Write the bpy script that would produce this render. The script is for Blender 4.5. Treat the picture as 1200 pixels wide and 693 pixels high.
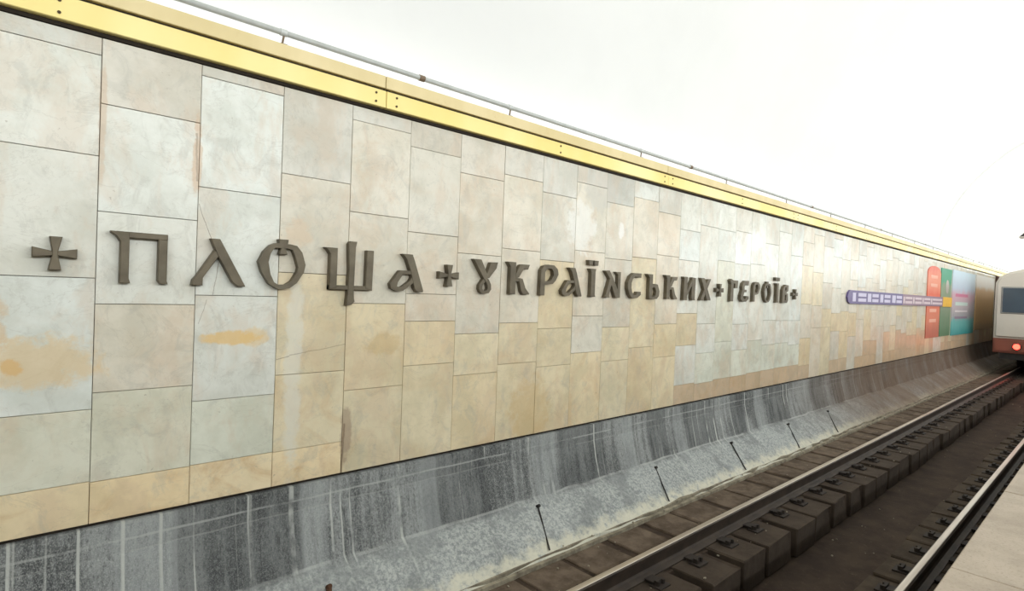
import bpy, bmesh, math, random
from mathutils import Vector, Matrix

for o in list(bpy.data.objects):
    bpy.data.objects.remove(o, do_unlink=True)
SC = bpy.context.scene
COL = SC.collection

# ------------------------------------------------------------------ camera
# world: +X runs along the tunnel, +Y towards the lettered wall, z = 0 is the platform top
cam_d = bpy.data.cameras.new('camera')
cam = bpy.data.objects.new('camera', cam_d)
COL.objects.link(cam)
R3 = Matrix(((0.73578688, -0.01979013, -0.67692393),
             (-0.67614788, 0.03457583, -0.73595418),
             (0.03796983, 0.99920612, 0.01205938)))
cam.matrix_world = Matrix.Translation((0, 0, 1.10)) @ R3.to_4x4()
cam_d.sensor_fit = 'HORIZONTAL'
cam_d.sensor_width = 36
cam_d.lens = 667 / 1200 * 36
cam_d.clip_start = 0.05
cam_d.clip_end = 300
SC.camera = cam

# ------------------------------------------------------------------ world, lights, exposure
w = bpy.data.worlds.new('world')
SC.world = w
w.use_nodes = True
w.node_tree.nodes['Background'].inputs[0].default_value = (1, 0.97, 0.92, 1)
w.node_tree.nodes['Background'].inputs[1].default_value = 0.02
SC.view_settings.view_transform = 'Standard'
SC.view_settings.look = 'None'
SC.view_settings.gamma = 1
SC.view_settings.use_curve_mapping = False
SC.view_settings.exposure = 0.0

X0, X1 = -9.0, 72.0          # the length of hall that is built
LEN = X1 - X0
XM = (X0 + X1) / 2


def area_light(name, loc, direction, sx, sy, power, color=(1, 1, 1)):
    d = bpy.data.lights.new(name, 'AREA')
    d.shape = 'RECTANGLE'
    d.size, d.size_y, d.energy, d.color = sx, sy, power, color
    o = bpy.data.objects.new(name, d)
    COL.objects.link(o)
    z = -Vector(direction).normalized()
    x = Vector((1, 0, 0))
    y = z.cross(x).normalized()
    m = Matrix((x, y, z)).transposed()
    o.matrix_world = Matrix.Translation(loc) @ m.to_4x4()
    return o


# fluorescent tubes hidden in the wall cove; added platform-side light, unseen, brightens the wall
area_light('cove_light_wall_side', (XM, 4.13, 2.59), (0, -0.25, 1), LEN - 1, 0.06, 130, (0.97, 1, 1))
area_light('added_light_platform_side', (XM, -2.93, 2.75), (0, 0.86, 0.5), LEN - 1, 0.14, 2850, (0.94, 0.985, 1.0))

# ------------------------------------------------------------------ helpers


def lin(r, g, b):
    def f(c):
        c /= 255
        return c / 12.92 if c <= 0.04045 else ((c + 0.055) / 1.055) ** 2.4
    return (f(r), f(g), f(b), 1)


class NT:
    """a small wrapper for building node materials"""

    def __init__(self, name):
        self.m = bpy.data.materials.new(name)
        self.m.use_nodes = True
        self.t = self.m.node_tree
        self.b = self.t.nodes['Principled BSDF']
        self.pos = None

    def n(self, typ, **kw):
        x = self.t.nodes.new(typ)
        for k, v in kw.items():
            setattr(x, k, v)
        return x

    def l(self, a, b):
        self.t.links.new(a, b)

    def P(self):
        if self.pos is None:
            self.pos = self.n('ShaderNodeNewGeometry').outputs['Position']
        return self.pos

    def noise(self, scale, detail=4, rough=0.55, stretch=(1, 1, 1), vec=None, dist=0):
        mp = self.n('ShaderNodeMapping')
        mp.inputs['Scale'].default_value = stretch
        self.l(vec or self.P(), mp.inputs['Vector'])
        x = self.n('ShaderNodeTexNoise')
        x.inputs['Scale'].default_value = scale
        x.inputs['Detail'].default_value = detail
        x.inputs['Roughness'].default_value = rough
        x.inputs['Distortion'].default_value = dist
        self.l(mp.outputs[0], x.inputs['Vector'])
        return x.outputs[0]

    def ramp(self, fac, lo, hi, a=0.0, b=1.0):
        x = self.n('ShaderNodeMapRange')
        x.clamp = True
        x.interpolation_type = 'SMOOTHSTEP'
        self.l(fac, x.inputs[0])
        for i, v in enumerate((lo, hi, a, b)):
            x.inputs[1 + i].default_value = v
        return x.outputs[0]

    def math(self, op, a, b=None):
        x = self.n('ShaderNodeMath', operation=op)
        for i, v in enumerate((a, b)):
            if v is None:
                continue
            if isinstance(v, (int, float)):
                x.inputs[i].default_value = v
            else:
                self.l(v, x.inputs[i])
        return x.outputs[0]

    def mix(self, fac, a, b, mode='MIX'):
        x = self.n('ShaderNodeMix', data_type='RGBA', blend_type=mode)
        for v, s in ((fac, x.inputs[0]), (a, x.inputs[6]), (b, x.inputs[7])):
            if isinstance(v, (int, float, tuple)):
                s.default_value = v
            else:
                self.l(v, s)
        return x.outputs[2]

    def xyz(self):
        s = self.n('ShaderNodeSeparateXYZ')
        self.l(self.P(), s.inputs[0])
        return s.outputs

    def attr(self, name):
        return self.n('ShaderNodeAttribute', attribute_name=name).outputs

    def bump(self, h, strength=0.2, dist=0.01):
        x = self.n('ShaderNodeBump')
        x.inputs['Strength'].default_value = strength
        x.inputs['Distance'].default_value = dist
        self.l(h, x.inputs['Height'])
        self.l(x.outputs[0], self.b.inputs['Normal'])

    def color(self, c):
        if isinstance(c, tuple):
            self.b.inputs['Base Color'].default_value = c
        else:
            self.l(c, self.b.inputs['Base Color'])

    def set(self, rough=None, metal=None, spec=None):
        if rough is not None:
            self.b.inputs['Roughness'].default_value = rough
        if metal is not None:
            self.b.inputs['Metallic'].default_value = metal
        if spec is not None:
            self.b.inputs['Specular IOR Level'].default_value = spec
        return self.m


def plain(name, rgb, rough=0.5, metal=0.0, var=0.12, scale=9, spec=None):
    t = NT(name)
    c = lin(*rgb)
    dark = tuple(v * (1 - var) for v in c[:3]) + (1,)
    lite = tuple(min(1, v * (1 + var)) for v in c[:3]) + (1,)
    t.color(t.mix(t.ramp(t.noise(scale), 0.35, 0.65), dark, lite))
    return t.set(rough, metal, spec)


def obj(name, bm, mat=None, parent=None, smooth=False):
    bmesh.ops.recalc_face_normals(bm, faces=bm.faces)
    me = bpy.data.meshes.new(name)
    bm.to_mesh(me)
    bm.free()
    if mat:
        me.materials.append(mat)
    if smooth:
        for p in me.polygons:
            p.use_smooth = True
    o = bpy.data.objects.new(name, me)
    COL.objects.link(o)
    if parent:
        o.parent = parent
    return o


def link_mesh(name, me, parent, loc=(0, 0, 0)):
    o = bpy.data.objects.new(name, me)
    COL.objects.link(o)
    o.parent = parent
    o.location = loc
    return o


def tag(o, label, cat, group=None, kind=None):
    o['label'] = label
    o['category'] = cat
    if group:
        o['group'] = group
    if kind:
        o['kind'] = kind
    return o


def empty(name, label, cat, loc=(0, 0, 0), group=None, kind=None):
    o = bpy.data.objects.new(name, None)
    COL.objects.link(o)
    o.location = loc
    o.empty_display_size = 0.2
    return tag(o, label, cat, group, kind)


def box(bm, x0, x1, y0, y1, z0, z1):
    v = [bm.verts.new(p) for p in ((x0, y0, z0), (x1, y0, z0), (x1, y1, z0), (x0, y1, z0),
                                   (x0, y0, z1), (x1, y0, z1), (x1, y1, z1), (x0, y1, z1))]
    return [bm.faces.new([v[i] for i in f]) for f in
            ((0, 3, 2, 1), (4, 5, 6, 7), (0, 1, 5, 4), (1, 2, 6, 5), (2, 3, 7, 6), (3, 0, 4, 7))]


def bbox(x0, x1, y0, y1, z0, z1, bev=0.0, seg=1):
    bm = bmesh.new()
    box(bm, x0, x1, y0, y1, z0, z1)
    if bev:
        bmesh.ops.bevel(bm, geom=list(bm.edges), offset=bev, segments=seg, affect='EDGES', profile=0.5)
    return bm


def cyl(bm, a, b, r, n=12, r2=None):
    a, b = Vector(a), Vector(b)
    d = (b - a).normalized()
    u = d.orthogonal().normalized()
    v = d.cross(u)
    r2 = r if r2 is None else r2
    A = [bm.verts.new(a + r * (math.cos(2 * math.pi * i / n) * u + math.sin(2 * math.pi * i / n) * v)) for i in range(n)]
    B = [bm.verts.new(b + r2 * (math.cos(2 * math.pi * i / n) * u + math.sin(2 * math.pi * i / n) * v)) for i in range(n)]
    for i in range(n):
        j = (i + 1) % n
        bm.faces.new((A[i], A[j], B[j], B[i]))
    bm.faces.new(A[::-1])
    bm.faces.new(B)


def extrude_x(bm, prof, x0, x1, caps=True, closed=True):
    """profile of (y, z) points swept along X"""
    A = [bm.verts.new((x0, y, z)) for y, z in prof]
    B = [bm.verts.new((x1, y, z)) for y, z in prof]
    n = len(prof)
    for i in range(n if closed else n - 1):
        j = (i + 1) % n
        bm.faces.new((A[i], A[j], B[j], B[i]))
    if caps and closed:
        bm.faces.new(A)
        bm.faces.new(B[::-1])


def tube_path(bm, pts, r, n=8):
    for a, b in zip(pts, pts[1:]):
        cyl(bm, a, b, r, n)


# ------------------------------------------------------------------ materials
# white marble cladding: one stone per tile (attributes tint / stain / rnd), with ochre stains and grey veins
t = NT('marble')
tint = t.attr('tint')[0]
stain = t.attr('stain')[2]
rnd = t.attr('rnd')[2]
off = t.n('ShaderNodeCombineXYZ')
t.l(t.math('MULTIPLY', rnd, 31.0), off.inputs[0])
t.l(t.math('MULTIPLY', rnd, 17.0), off.inputs[2])
va = t.n('ShaderNodeVectorMath', operation='ADD')
t.l(t.P(), va.inputs[0])
t.l(off.outputs[0], va.inputs[1])
pv = va.outputs[0]
och = t.math('MULTIPLY', t.ramp(t.noise(2.6, 6, 0.65, (1, 1, 1.2), pv, 0.8), 0.46, 0.70), stain)
och = t.math('MINIMUM', t.math('ADD', och, t.math('MULTIPLY', t.ramp(t.noise(1.5, 5, 0.62, (1, 1, 0.8)), 0.56, 0.74), 0.22)), 1.0)
c = t.mix(t.ramp(t.noise(2.2, 6, 0.68, (1, 1, 1), pv), 0.36, 0.62), lin(236, 236, 230), lin(255, 255, 252))
c = t.mix(1.0, tint, c, 'MULTIPLY')
c = t.mix(t.math('MULTIPLY', och, 0.62), c, lin(196, 152, 96))
pink = t.ramp(t.noise(3.4, 5, 0.65, (1, 1, 0.5), pv, 0.4), 0.48, 0.64)
c = t.mix(t.math('MULTIPLY', pink, 0.30), c, lin(206, 180, 152))
grey = t.ramp(t.noise(6, 7, 0.72, (1, 1, 0.7), pv, 1.0), 0.50, 0.64)
c = t.mix(t.math('MULTIPLY', grey, 0.28), c, lin(172, 170, 160))
nv = t.noise(3.2, 7, 0.6, (0.6, 1, 1), pv, 1.6)
vein = t.ramp(t.math('ABSOLUTE', t.math('SUBTRACT', nv, 0.5)), 0.0, 0.012, 1.0, 0.0)
c = t.mix(t.math('MULTIPLY', vein, 0.16), c, lin(150, 142, 126))
spot = t.ramp(t.noise(24, 4, 0.6, (1, 1, 1), pv), 0.66, 0.74)
c = t.mix(t.math('MULTIPLY', spot, 0.45), c, lin(135, 120, 98))
X, Y, Z = t.xyz()
# single stains and painted-in glow of the photographed wall: (s, z, half width, half height, colour, strength)
PATCH = [(0.10, 0.58, 0.05, 0.05, (214, 158, 72), 0.75), (0.22, 0.60, 0.30, 0.16, (222, 192, 140), 0.6),
         (-0.02, 0.78, 0.10, 0.2, (214, 184, 142), 0.6),
         (1.17, 0.71, 0.20, 0.05, (226, 188, 118), 0.75), (1.33, 0.71, 0.10, 0.07, (226, 192, 128), 0.5),
         (1.60, 0.45, 0.07, 0.80, (222, 220, 208), 0.6), (0.95, 1.86, 0.03, 0.26, (205, 168, 128), 0.55),
         (0.46, 1.95, 0.02, 0.35, (200, 165, 125), 0.4), (1.62, 1.45, 0.10, 0.12, (218, 186, 150), 0.4),
         (4.66, 1.80, 0.26, 0.30, (236, 236, 230), 0.6), (5.35, 1.82, 0.06, 0.09, (244, 244, 244), 0.5),  # white patches: soft gleam on the polished marble, painted in
         (4.95, 2.24, 0.30, 0.26, (196, 194, 186), 0.5), (3.98, -0.10, 0.30, 0.35, (206, 178, 128), 0.5),
         (2.02, -0.05, 0.05, 0.25, (150, 126, 110), 0.55), (2.3, 0.62, 0.18, 0.1, (198, 168, 116), 0.45),
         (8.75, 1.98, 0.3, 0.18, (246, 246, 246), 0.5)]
wob = t.noise(7, 6, 0.7)
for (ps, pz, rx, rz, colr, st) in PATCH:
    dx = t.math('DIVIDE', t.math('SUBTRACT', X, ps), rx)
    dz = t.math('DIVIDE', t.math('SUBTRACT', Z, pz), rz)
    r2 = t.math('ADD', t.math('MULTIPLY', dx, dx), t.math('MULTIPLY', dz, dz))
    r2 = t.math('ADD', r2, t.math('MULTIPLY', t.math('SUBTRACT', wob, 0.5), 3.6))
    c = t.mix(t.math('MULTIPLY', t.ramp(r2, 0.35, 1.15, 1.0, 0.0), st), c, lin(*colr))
# hairline cracks: (s, z) to (s, z)
for (ax, az, bx, bz, hw, st) in ((0.965, 1.56, 1.050, 1.33, 0.0022, 0.6), (1.095, 1.20, 1.066, 0.985, 0.0022, 0.6), (1.030, 0.955, 0.985, 0.80, 0.002, 0.45),
                                 (2.004, 0.03, 1.990, -0.35, 0.006, 0.65), (1.48, 0.545, 1.57, 0.565, 0.003, 0.5), (1.57, 0.57, 1.99, 0.635, 0.003, 0.4),
                                 (0.94, 2.00, 0.955, 1.70, 0.006, 0.4)):
    L2 = (bx - ax) ** 2 + (bz - az) ** 2
    qx, qz = t.math('SUBTRACT', X, ax), t.math('SUBTRACT', Z, az)
    u = t.math('DIVIDE', t.math('ADD', t.math('MULTIPLY', qx, bx - ax), t.math('MULTIPLY', qz, bz - az)), L2)
    cr = t.math('DIVIDE', t.math('SUBTRACT', t.math('MULTIPLY', qx, bz - az), t.math('MULTIPLY', qz, bx - ax)), L2 ** 0.5)
    cr = t.math('ADD', cr, t.math('MULTIPLY', t.math('SUBTRACT', wob, 0.5), 0.03))
    on = t.math('MULTIPLY', t.ramp(t.math('ABSOLUTE', cr), hw * 0.5, hw * 1.5, 1, 0), t.math('LESS_THAN', t.math('ABSOLUTE', t.math('SUBTRACT', u, 0.5)), 0.5))
    c = t.mix(t.math('MULTIPLY', on, st), c, lin(112, 92, 74))
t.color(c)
t.bump(t.noise(60, 3, 0.6), 0.04, 0.004)
M_MARBLE = t.set(0.34, 0, 0.4)

M_GROUT = plain('grout', (118, 108, 92), 0.9)
M_DARK = plain('dark_gap', (40, 32, 22), 0.9)

# grey concrete plinth: dark damp patches, white runs of lime, horizontal shuttering lines
t = NT('stained_concrete')
X, Y, Z = t.xyz()
big = t.noise(1.3, 5, 0.6, (1, 1, 0.8))
streak = t.noise(11.0, 6, 0.7, (1, 0, 0.08))
fine = t.noise(70, 5, 0.75, (1, 1, 0.45))
grain = t.noise(160, 3, 0.7, (1, 1, 0.8))
c = t.mix(t.ramp(t.math('ADD', t.math('MULTIPLY', big, 0.5), t.math('MULTIPLY', streak, 0.5)), 0.40, 0.60),
          lin(76, 78, 79), lin(148, 151, 150))
c = t.mix(t.math('MULTIPLY', t.ramp(fine, 0.48, 0.68), 0.5), c, lin(170, 173, 170))
c = t.mix(t.math('MULTIPLY', t.ramp(fine, 0.36, 0.48, 1, 0), 0.55), c, lin(58, 60, 61))
c = t.mix(t.math('MULTIPLY', t.ramp(grain, 0.50, 0.62), 0.45), c, lin(188, 190, 186))
blk = t.ramp(t.noise(9.0, 4, 0.6, (1.6, 0, 0.22)), 0.62, 0.68)
c = t.mix(t.math('MULTIPLY', blk, 0.6), c, lin(44, 46, 47))
# rectangular lighter and darker shuttering bays
bay = t.noise(0.9, 0, 0, (1.3, 0, 0.01))
c = t.mix(t.math('MULTIPLY', t.ramp(bay, 0.50, 0.515), 0.42), c, lin(66, 68, 69))
bay2 = t.noise(1.7, 0, 0, (1.2, 0, 0.01))
c = t.mix(t.math('MULTIPLY', t.ramp(bay2, 0.58, 0.60), 0.35), c, lin(172, 176, 175))
# white lime runs
run = t.ramp(t.noise(14, 2, 0.5, (1, 0, 0.006)), 0.58, 0.64)
run = t.math('MULTIPLY', run, t.ramp(t.noise(1.6, 4, 0.6, (1.4, 1, 1.2)), 0.38, 0.54))
c = t.mix(t.math('MULTIPLY', run, 0.85), c, lin(196, 198, 192))
# shuttering lines with lime
wz = t.math('ADD', Z, t.math('MULTIPLY', t.math('SUBTRACT', t.noise(2, 3, 0.6), 0.5), 0.03))
for z0, hw, st in ((-0.47, 0.010, 0.5), (-0.545, 0.007, 0.28), (-0.935, 0.012, 0.55)):
    ln = t.ramp(t.math('ABSOLUTE', t.math('SUBTRACT', wz, z0)), hw * 0.4, hw, 1, 0)
    ln = t.math('MULTIPLY', ln, t.ramp(t.noise(2.2, 3, 0.6, (1, 1, 1)), 0.38, 0.55))
    c = t.mix(t.math('MULTIPLY', ln, st), c, lin(186, 188, 184))
# haunch at the foot: paler, lime crust at the very bottom
low = t.ramp(wz, -0.98, -0.92, 1, 0)
pale = t.mix(t.ramp(t.noise(34, 7, 0.8), 0.40, 0.60), lin(138, 143, 143), lin(192, 195, 191))
pale = t.mix(t.math('MULTIPLY', t.ramp(t.noise(22, 5, 0.7, (1, 1, 1), None, 1.0), 0.62, 0.70), 0.6), pale, lin(226, 226, 218))
pale = t.mix(t.math('MULTIPLY', t.ramp(t.noise(2.6, 5, 0.65), 0.46, 0.60), 0.6), pale, lin(122, 126, 126))
c = t.mix(t.math('MULTIPLY', low, 0.82), c, pale)
crust = t.math('MULTIPLY', t.ramp(t.math('ADD', wz, t.math('MULTIPLY', t.noise(6, 5, 0.7), 0.22)), -1.13, -1.05, 1, 0), t.ramp(t.noise(9, 5, 0.7), 0.30, 0.50))
c = t.mix(t.math('MULTIPLY', crust, 0.8), c, lin(214, 210, 190))
# passing train's brown blur, painted into the far concrete colour
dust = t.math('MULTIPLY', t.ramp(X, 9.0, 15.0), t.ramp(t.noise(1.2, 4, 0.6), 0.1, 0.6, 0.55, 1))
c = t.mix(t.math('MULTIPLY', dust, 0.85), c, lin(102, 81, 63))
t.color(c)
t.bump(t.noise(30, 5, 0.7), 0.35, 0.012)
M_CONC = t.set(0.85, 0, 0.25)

# trackbed concrete, brown with brake dust
def dusty(name, a, b, scale=5, oily_shade=None):
    t = NT(name)
    c = t.mix(t.ramp(t.noise(scale, 5, 0.65), 0.32, 0.68), lin(*a), lin(*b))
    c = t.mix(t.math('MULTIPLY', t.ramp(t.noise(scale * 5, 4, 0.7), 0.58, 0.75), 0.3), c, lin(128, 112, 94))
    if oily_shade:      # shade on the trench side painted in, with oil and brake dust
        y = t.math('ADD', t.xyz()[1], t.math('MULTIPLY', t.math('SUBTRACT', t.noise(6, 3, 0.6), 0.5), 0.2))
        c = t.mix(t.math('MULTIPLY', t.ramp(y, 2.60, 2.76, 1, 0), 0.75), c, lin(*oily_shade))
    t.color(c)
    t.bump(t.noise(28, 4, 0.7), 0.4, 0.01)
    return t.set(0.9, 0, 0.2)


M_BLOCK = dusty('sleeper_concrete', (60, 51, 42), (80, 69, 57))
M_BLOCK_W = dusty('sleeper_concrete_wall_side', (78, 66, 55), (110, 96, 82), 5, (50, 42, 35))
M_TRENCH = dusty('trench_concrete', (54, 44, 37), (72, 60, 50), 3)
M_WALK = dusty('gutter_mortar', (112, 104, 90), (160, 152, 132), 8)

t = NT('rail_steel')
c = t.mix(t.ramp(t.noise(6, 4, 0.6), 0.3, 0.7), lin(50, 41, 34), lin(68, 57, 47))
t.color(c)
M_RAIL = t.set(0.6, 0.25)
t = NT('rail_head_steel')
c = t.mix(t.ramp(t.noise(5, 3, 0.6, (0.1, 4, 1)), 0.3, 0.7), lin(176, 164, 150), lin(206, 198, 186))
t.color(c)
M_RHEAD = t.set(0.33, 0.8)
M_IRON = plain('fastener_iron', (44, 36, 30), 0.75, 0.2)

t = NT('platform_granite')
c = t.mix(t.ramp(t.noise(4, 5, 0.6), 0.3, 0.7), lin(158, 143, 124), lin(180, 165, 146))
c = t.mix(t.math('MULTIPLY', t.ramp(t.noise(70, 3, 0.7), 0.52, 0.7), 0.4), c, lin(122, 106, 90))
c = t.mix(t.math('MULTIPLY', t.ramp(t.noise(110, 2, 0.6), 0.6, 0.75), 0.35), c, lin(200, 188, 170))
t.color(c)
t.bump(t.noise(80, 3, 0.6), 0.1, 0.004)
M_GRAN = t.set(0.5, 0, 0.4)

M_VAULT = plain('vault_plaster', (244, 244, 242), 0.9, 0, 0.015, 0.7, 0.1)
M_PYLON = plain('pylon_marble', (222, 216, 202), 0.4, 0, 0.08, 2)

t = NT('yellow_anodised_strip')
c = t.mix(t.ramp(t.noise(1.1, 3, 0.5, (1, 1, 0.2)), 0.3, 0.7), lin(233, 211, 130), lin(243, 227, 165))
t.color(c)
M_GOLD = t.set(0.38, 0.25, 0.5)
t = NT('beige_painted_strip')
c = t.mix(t.ramp(t.noise(1.4, 4, 0.6, (1, 1, 0.4)), 0.3, 0.7), lin(214, 196, 146), lin(228, 211, 166))
c = t.mix(t.math('MULTIPLY', t.ramp(t.noise(9, 4, 0.6), 0.6, 0.75), 0.25), c, lin(196, 172, 118))
t.color(c)
M_BEIGE = t.set(0.5, 0.1, 0.4)
M_SCREW = plain('screw_steel', (72, 56, 34), 0.5, 0.5)
M_PIPE = plain('grey_conduit', (196, 199, 196), 0.45, 0.1, 0.05)
M_BRKT = plain('bracket_steel', (128, 108, 88), 0.6, 0.2)

t = NT('letter_bronze')
c = t.mix(t.ramp(t.noise(7, 4, 0.6), 0.3, 0.7), lin(90, 82, 67), lin(110, 101, 84))
c = t.mix(t.math('MULTIPLY', t.ramp(t.noise(3, 3, 0.6), 0.55, 0.7), 0.35), c, lin(112, 108, 92))
t.color(c)
M_LETTER = t.set(0.5, 0.25, 0.4)

# ------------------------------------------------------------------ the wall: backing and marble tiles
WALLY = 4.0
WZ0, WZ1 = -0.345, 2.435
wall = obj('wall_left', bbox(X0, X1, 4.034, 4.30, WZ0 + 0.01, 2.50), M_GROUT)
tag(wall, 'long station wall clad in veined cream marble slabs, carrying the bronze lettering', 'wall', kind='structure')

TONE = {'W': (228, 229, 223), 'w': (224, 222, 214), 'B': (242, 242, 238), 'C': (223, 216, 202), 'c': (219, 215, 206),
        'T': (228, 214, 184), 'G': (226, 226, 212), 'g': (206, 204, 196), 'A': (236, 217, 182), 'R': (212, 188, 160)}
STAIN = {'W': 0.12, 'w': 0.1, 'B': 0.0, 'C': 0.35, 'c': 0.15, 'T': 0.4, 'G': 0.22, 'g': 0.1, 'A': 0.75, 'R': 0.5}
COLUMNS = {-1: ([2.335, 1.765, 1.069, 0.318, -0.098], 'wWWWGA'), 0: ([2.066, 1.453, 0.922, 0.411, -0.105], 'cWWCGA'),
           1: ([2.368, 1.669, 0.983, 0.306, -0.101], 'cWWWGA'), 2: ([1.839, 1.153, 0.434, -0.104], 'cCTTA'),
           3: ([2.326, 1.635, 0.942, 0.279], 'cCCTT'), 4: ([2.226, 1.533, 1.027, 0.799, 0.433], 'cCCCTT'),
           5: ([2.099, 1.396, 0.681, 0.314], 'cCCTT'), 6: ([2.168, 1.476, 0.772, 0.381], 'cCCTT'),
           7: ([2.077, 1.401, 0.708, 0.323], 'cCTTT'), 8: ([2.257, 1.533, 0.833, 0.436], 'cCCCT'),
           9: ([2.112, 1.482, 0.703, 0.317], 'gCCTT'), 10: ([2.238, 1.53, 0.449], 'WCTT'),
           11: ([2.125, 1.59, 0.723, 0.306], 'cCCTT'), 12: ([1.96, 1.562, 0.858, 0.429, -0.091], 'WWWTWA'),
           13: ([2.068, 0.713, 0.305, -0.111], 'WWWGA'), 14: ([2.059, 1.618, 0.444, -0.092], 'WWGGA'),
           15: ([2.089, 1.598, 0.693, 0.302, -0.093], 'wBWWGA'), 16: ([1.626, 0.428, -0.077], 'WWGA'),
           17: ([1.986, 0.741, 0.34, -0.072], 'WWWGA'), 18: ([2.227, 0.73, 0.349, -0.063], 'WWWGA'),
           19: ([1.861, 0.725, 0.3, -0.066], 'WWWGA')}
rng = random.Random(7)
PITCH, S0 = 0.5134, 0.448            # column k runs from S0 + k*PITCH
GAP = 0.0017


def tile_geom(bm, x0, x1, z0, z1, yf):
    ch = 0.0020
    b, f = 4.036, yf
    x0 += GAP; x1 -= GAP; z0 += GAP; z1 -= GAP
    fr = [bm.verts.new(p) for p in ((x0 + ch, f, z0 + ch), (x1 - ch, f, z0 + ch), (x1 - ch, f, z1 - ch), (x0 + ch, f, z1 - ch))]
    md = [bm.verts.new(p) for p in ((x0, f + ch, z0), (x1, f + ch, z0), (x1, f + ch, z1), (x0, f + ch, z1))]
    bk = [bm.verts.new(p) for p in ((x0, b, z0), (x1, b, z0), (x1, b, z1), (x0, b, z1))]
    fs = [bm.faces.new(fr)]
    for i in range(4):
        j = (i + 1) % 4
        fs.append(bm.faces.new((fr[j], fr[i], md[i], md[j])))
        fs.append(bm.faces.new((md[j], md[i], bk[i], bk[j])))
    fs.append(bm.faces.new(bk[::-1]))
    return len(fs)


def face_attrs(me, tints, stains, rnds):
    a = me.attributes.new('tint', 'FLOAT_COLOR', 'CORNER')
    s = me.attributes.new('stain', 'FLOAT', 'FACE')
    r = me.attributes.new('rnd', 'FLOAT', 'FACE')
    cols = []
    for p in me.polygons:
        for _ in range(p.loop_total):
            cols += tints[p.index]
    a.data.foreach_set('color', cols)
    s.data.foreach_set('value', stains)
    r.data.foreach_set('value', rnds)


tiles = []
for k in range(-17, 140):
    s0, s1 = S0 + k * PITCH, S0 + (k + 1) * PITCH
    if s0 < X0 + 0.2 or s1 > X1 - 0.2:
        continue
    if k in COLUMNS:
        js, tones = COLUMNS[k]
    else:
        r = random.Random(100 + k)
        js, z = [], 2.435 - r.uniform(0.08, 0.5)
        while z > 0.18:
            js.append(z)
            z -= r.choice((0.36, 0.42, 0.5, 0.62, 0.7))
        tones = ''
        base = r.random() < 0.5 and k < 60
        if base:
            js.append(-0.085 + r.uniform(-0.02, 0.02))
        for i in range(len(js) + 1):
            zc = js[i] if i < len(js) else -0.3
            if k < 0:
                tones += r.choice('WwC') if zc > 0.4 else r.choice('GCT')
            else:
                tones += r.choice('WwCc') if zc > 1.2 else (r.choice('CTC') if zc > 0.4 else r.choice('TTC'))
        if base:
            tones = tones[:-1] + 'A'
    zs = [WZ1] + list(js) + [WZ0]
    for i in range(len(zs) - 1):
        tn = tones[min(i, len(tones) - 1)]
        dv, dw = rng.uniform(-5, 4), rng.uniform(-2.5, 2.5)
        if (k >= 12 and tn == 'A') or (k >= 26 and zs[i] < 0.45):
            tn = 'R'  # reddish-tan base row; far lower tiles carry the train's reddish haze as colour
        c = lin(TONE[tn][0] + dv + dw, TONE[tn][1] + dv, TONE[tn][2] + dv - dw)
        tiles.append((s0, s1, zs[i + 1], zs[i], WALLY + rng.uniform(-0.0018, 0.0018), c,
                      STAIN[tn] * rng.uniform(0.6, 1.3), rng.random()))
# the 300 that show largest are parts of their own; the far rest and what lies behind the frame are one joined part
front = [q for q in tiles if q[1] > -1.2]
front = front[:298]
rest = [q for q in tiles if q not in front]
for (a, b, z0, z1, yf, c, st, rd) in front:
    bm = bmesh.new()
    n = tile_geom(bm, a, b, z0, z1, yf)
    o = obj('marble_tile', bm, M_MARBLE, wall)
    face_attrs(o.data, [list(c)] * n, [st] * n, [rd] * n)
bm = bmesh.new()
tl, sl, rl = [], [], []
for (a, b, z0, z1, yf, c, st, rd) in rest:
    n = tile_geom(bm, a, b, z0, z1, yf)
    tl += [list(c)] * n
    sl += [st] * n
    rl += [rd] * n
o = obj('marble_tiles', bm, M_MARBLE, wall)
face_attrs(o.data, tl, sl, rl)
o['kind'] = 'stuff'

# ------------------------------------------------------------------ cornice of two metal strips
trim = obj('trim_1', bbox(X0, X1, 4.0, 4.06, 2.440, 2.70), M_DARK)
tag(trim, 'metal cornice of a yellow strip under a beige strip along the wall top', 'trim', kind='structure')
PL = 3.98
x = 2.24 - 3 * PL
while x < X1:
    a, b = max(x, X0), min(x + PL, X1)
    if b - a > 0.3:
        o = obj('beige_panel', bbox(a + 0.003, b - 0.003, 3.970, 4.02, 2.617, 2.712, 0.004), M_BEIGE, trim)
        o['label'] = 'beige painted upper strip'
        o = obj('yellow_panel', bbox(a + 0.002, b - 0.002, 3.955, 4.02, 2.462, 2.592, 0.004), M_GOLD, trim)
        o['label'] = 'glossy yellow lower strip'
        for dx in (0.09, PL / 2, PL - 0.09):
            for z in (2.495, 2.560):
                if X0 < x + dx < 30:
                    bm = bmesh.new()
                    cyl(bm, (x + dx, 3.957, z), (x + dx, 3.950, z), 0.009, 8)
                    obj('screw', bm, M_SCREW, trim)
    x += PL

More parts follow.
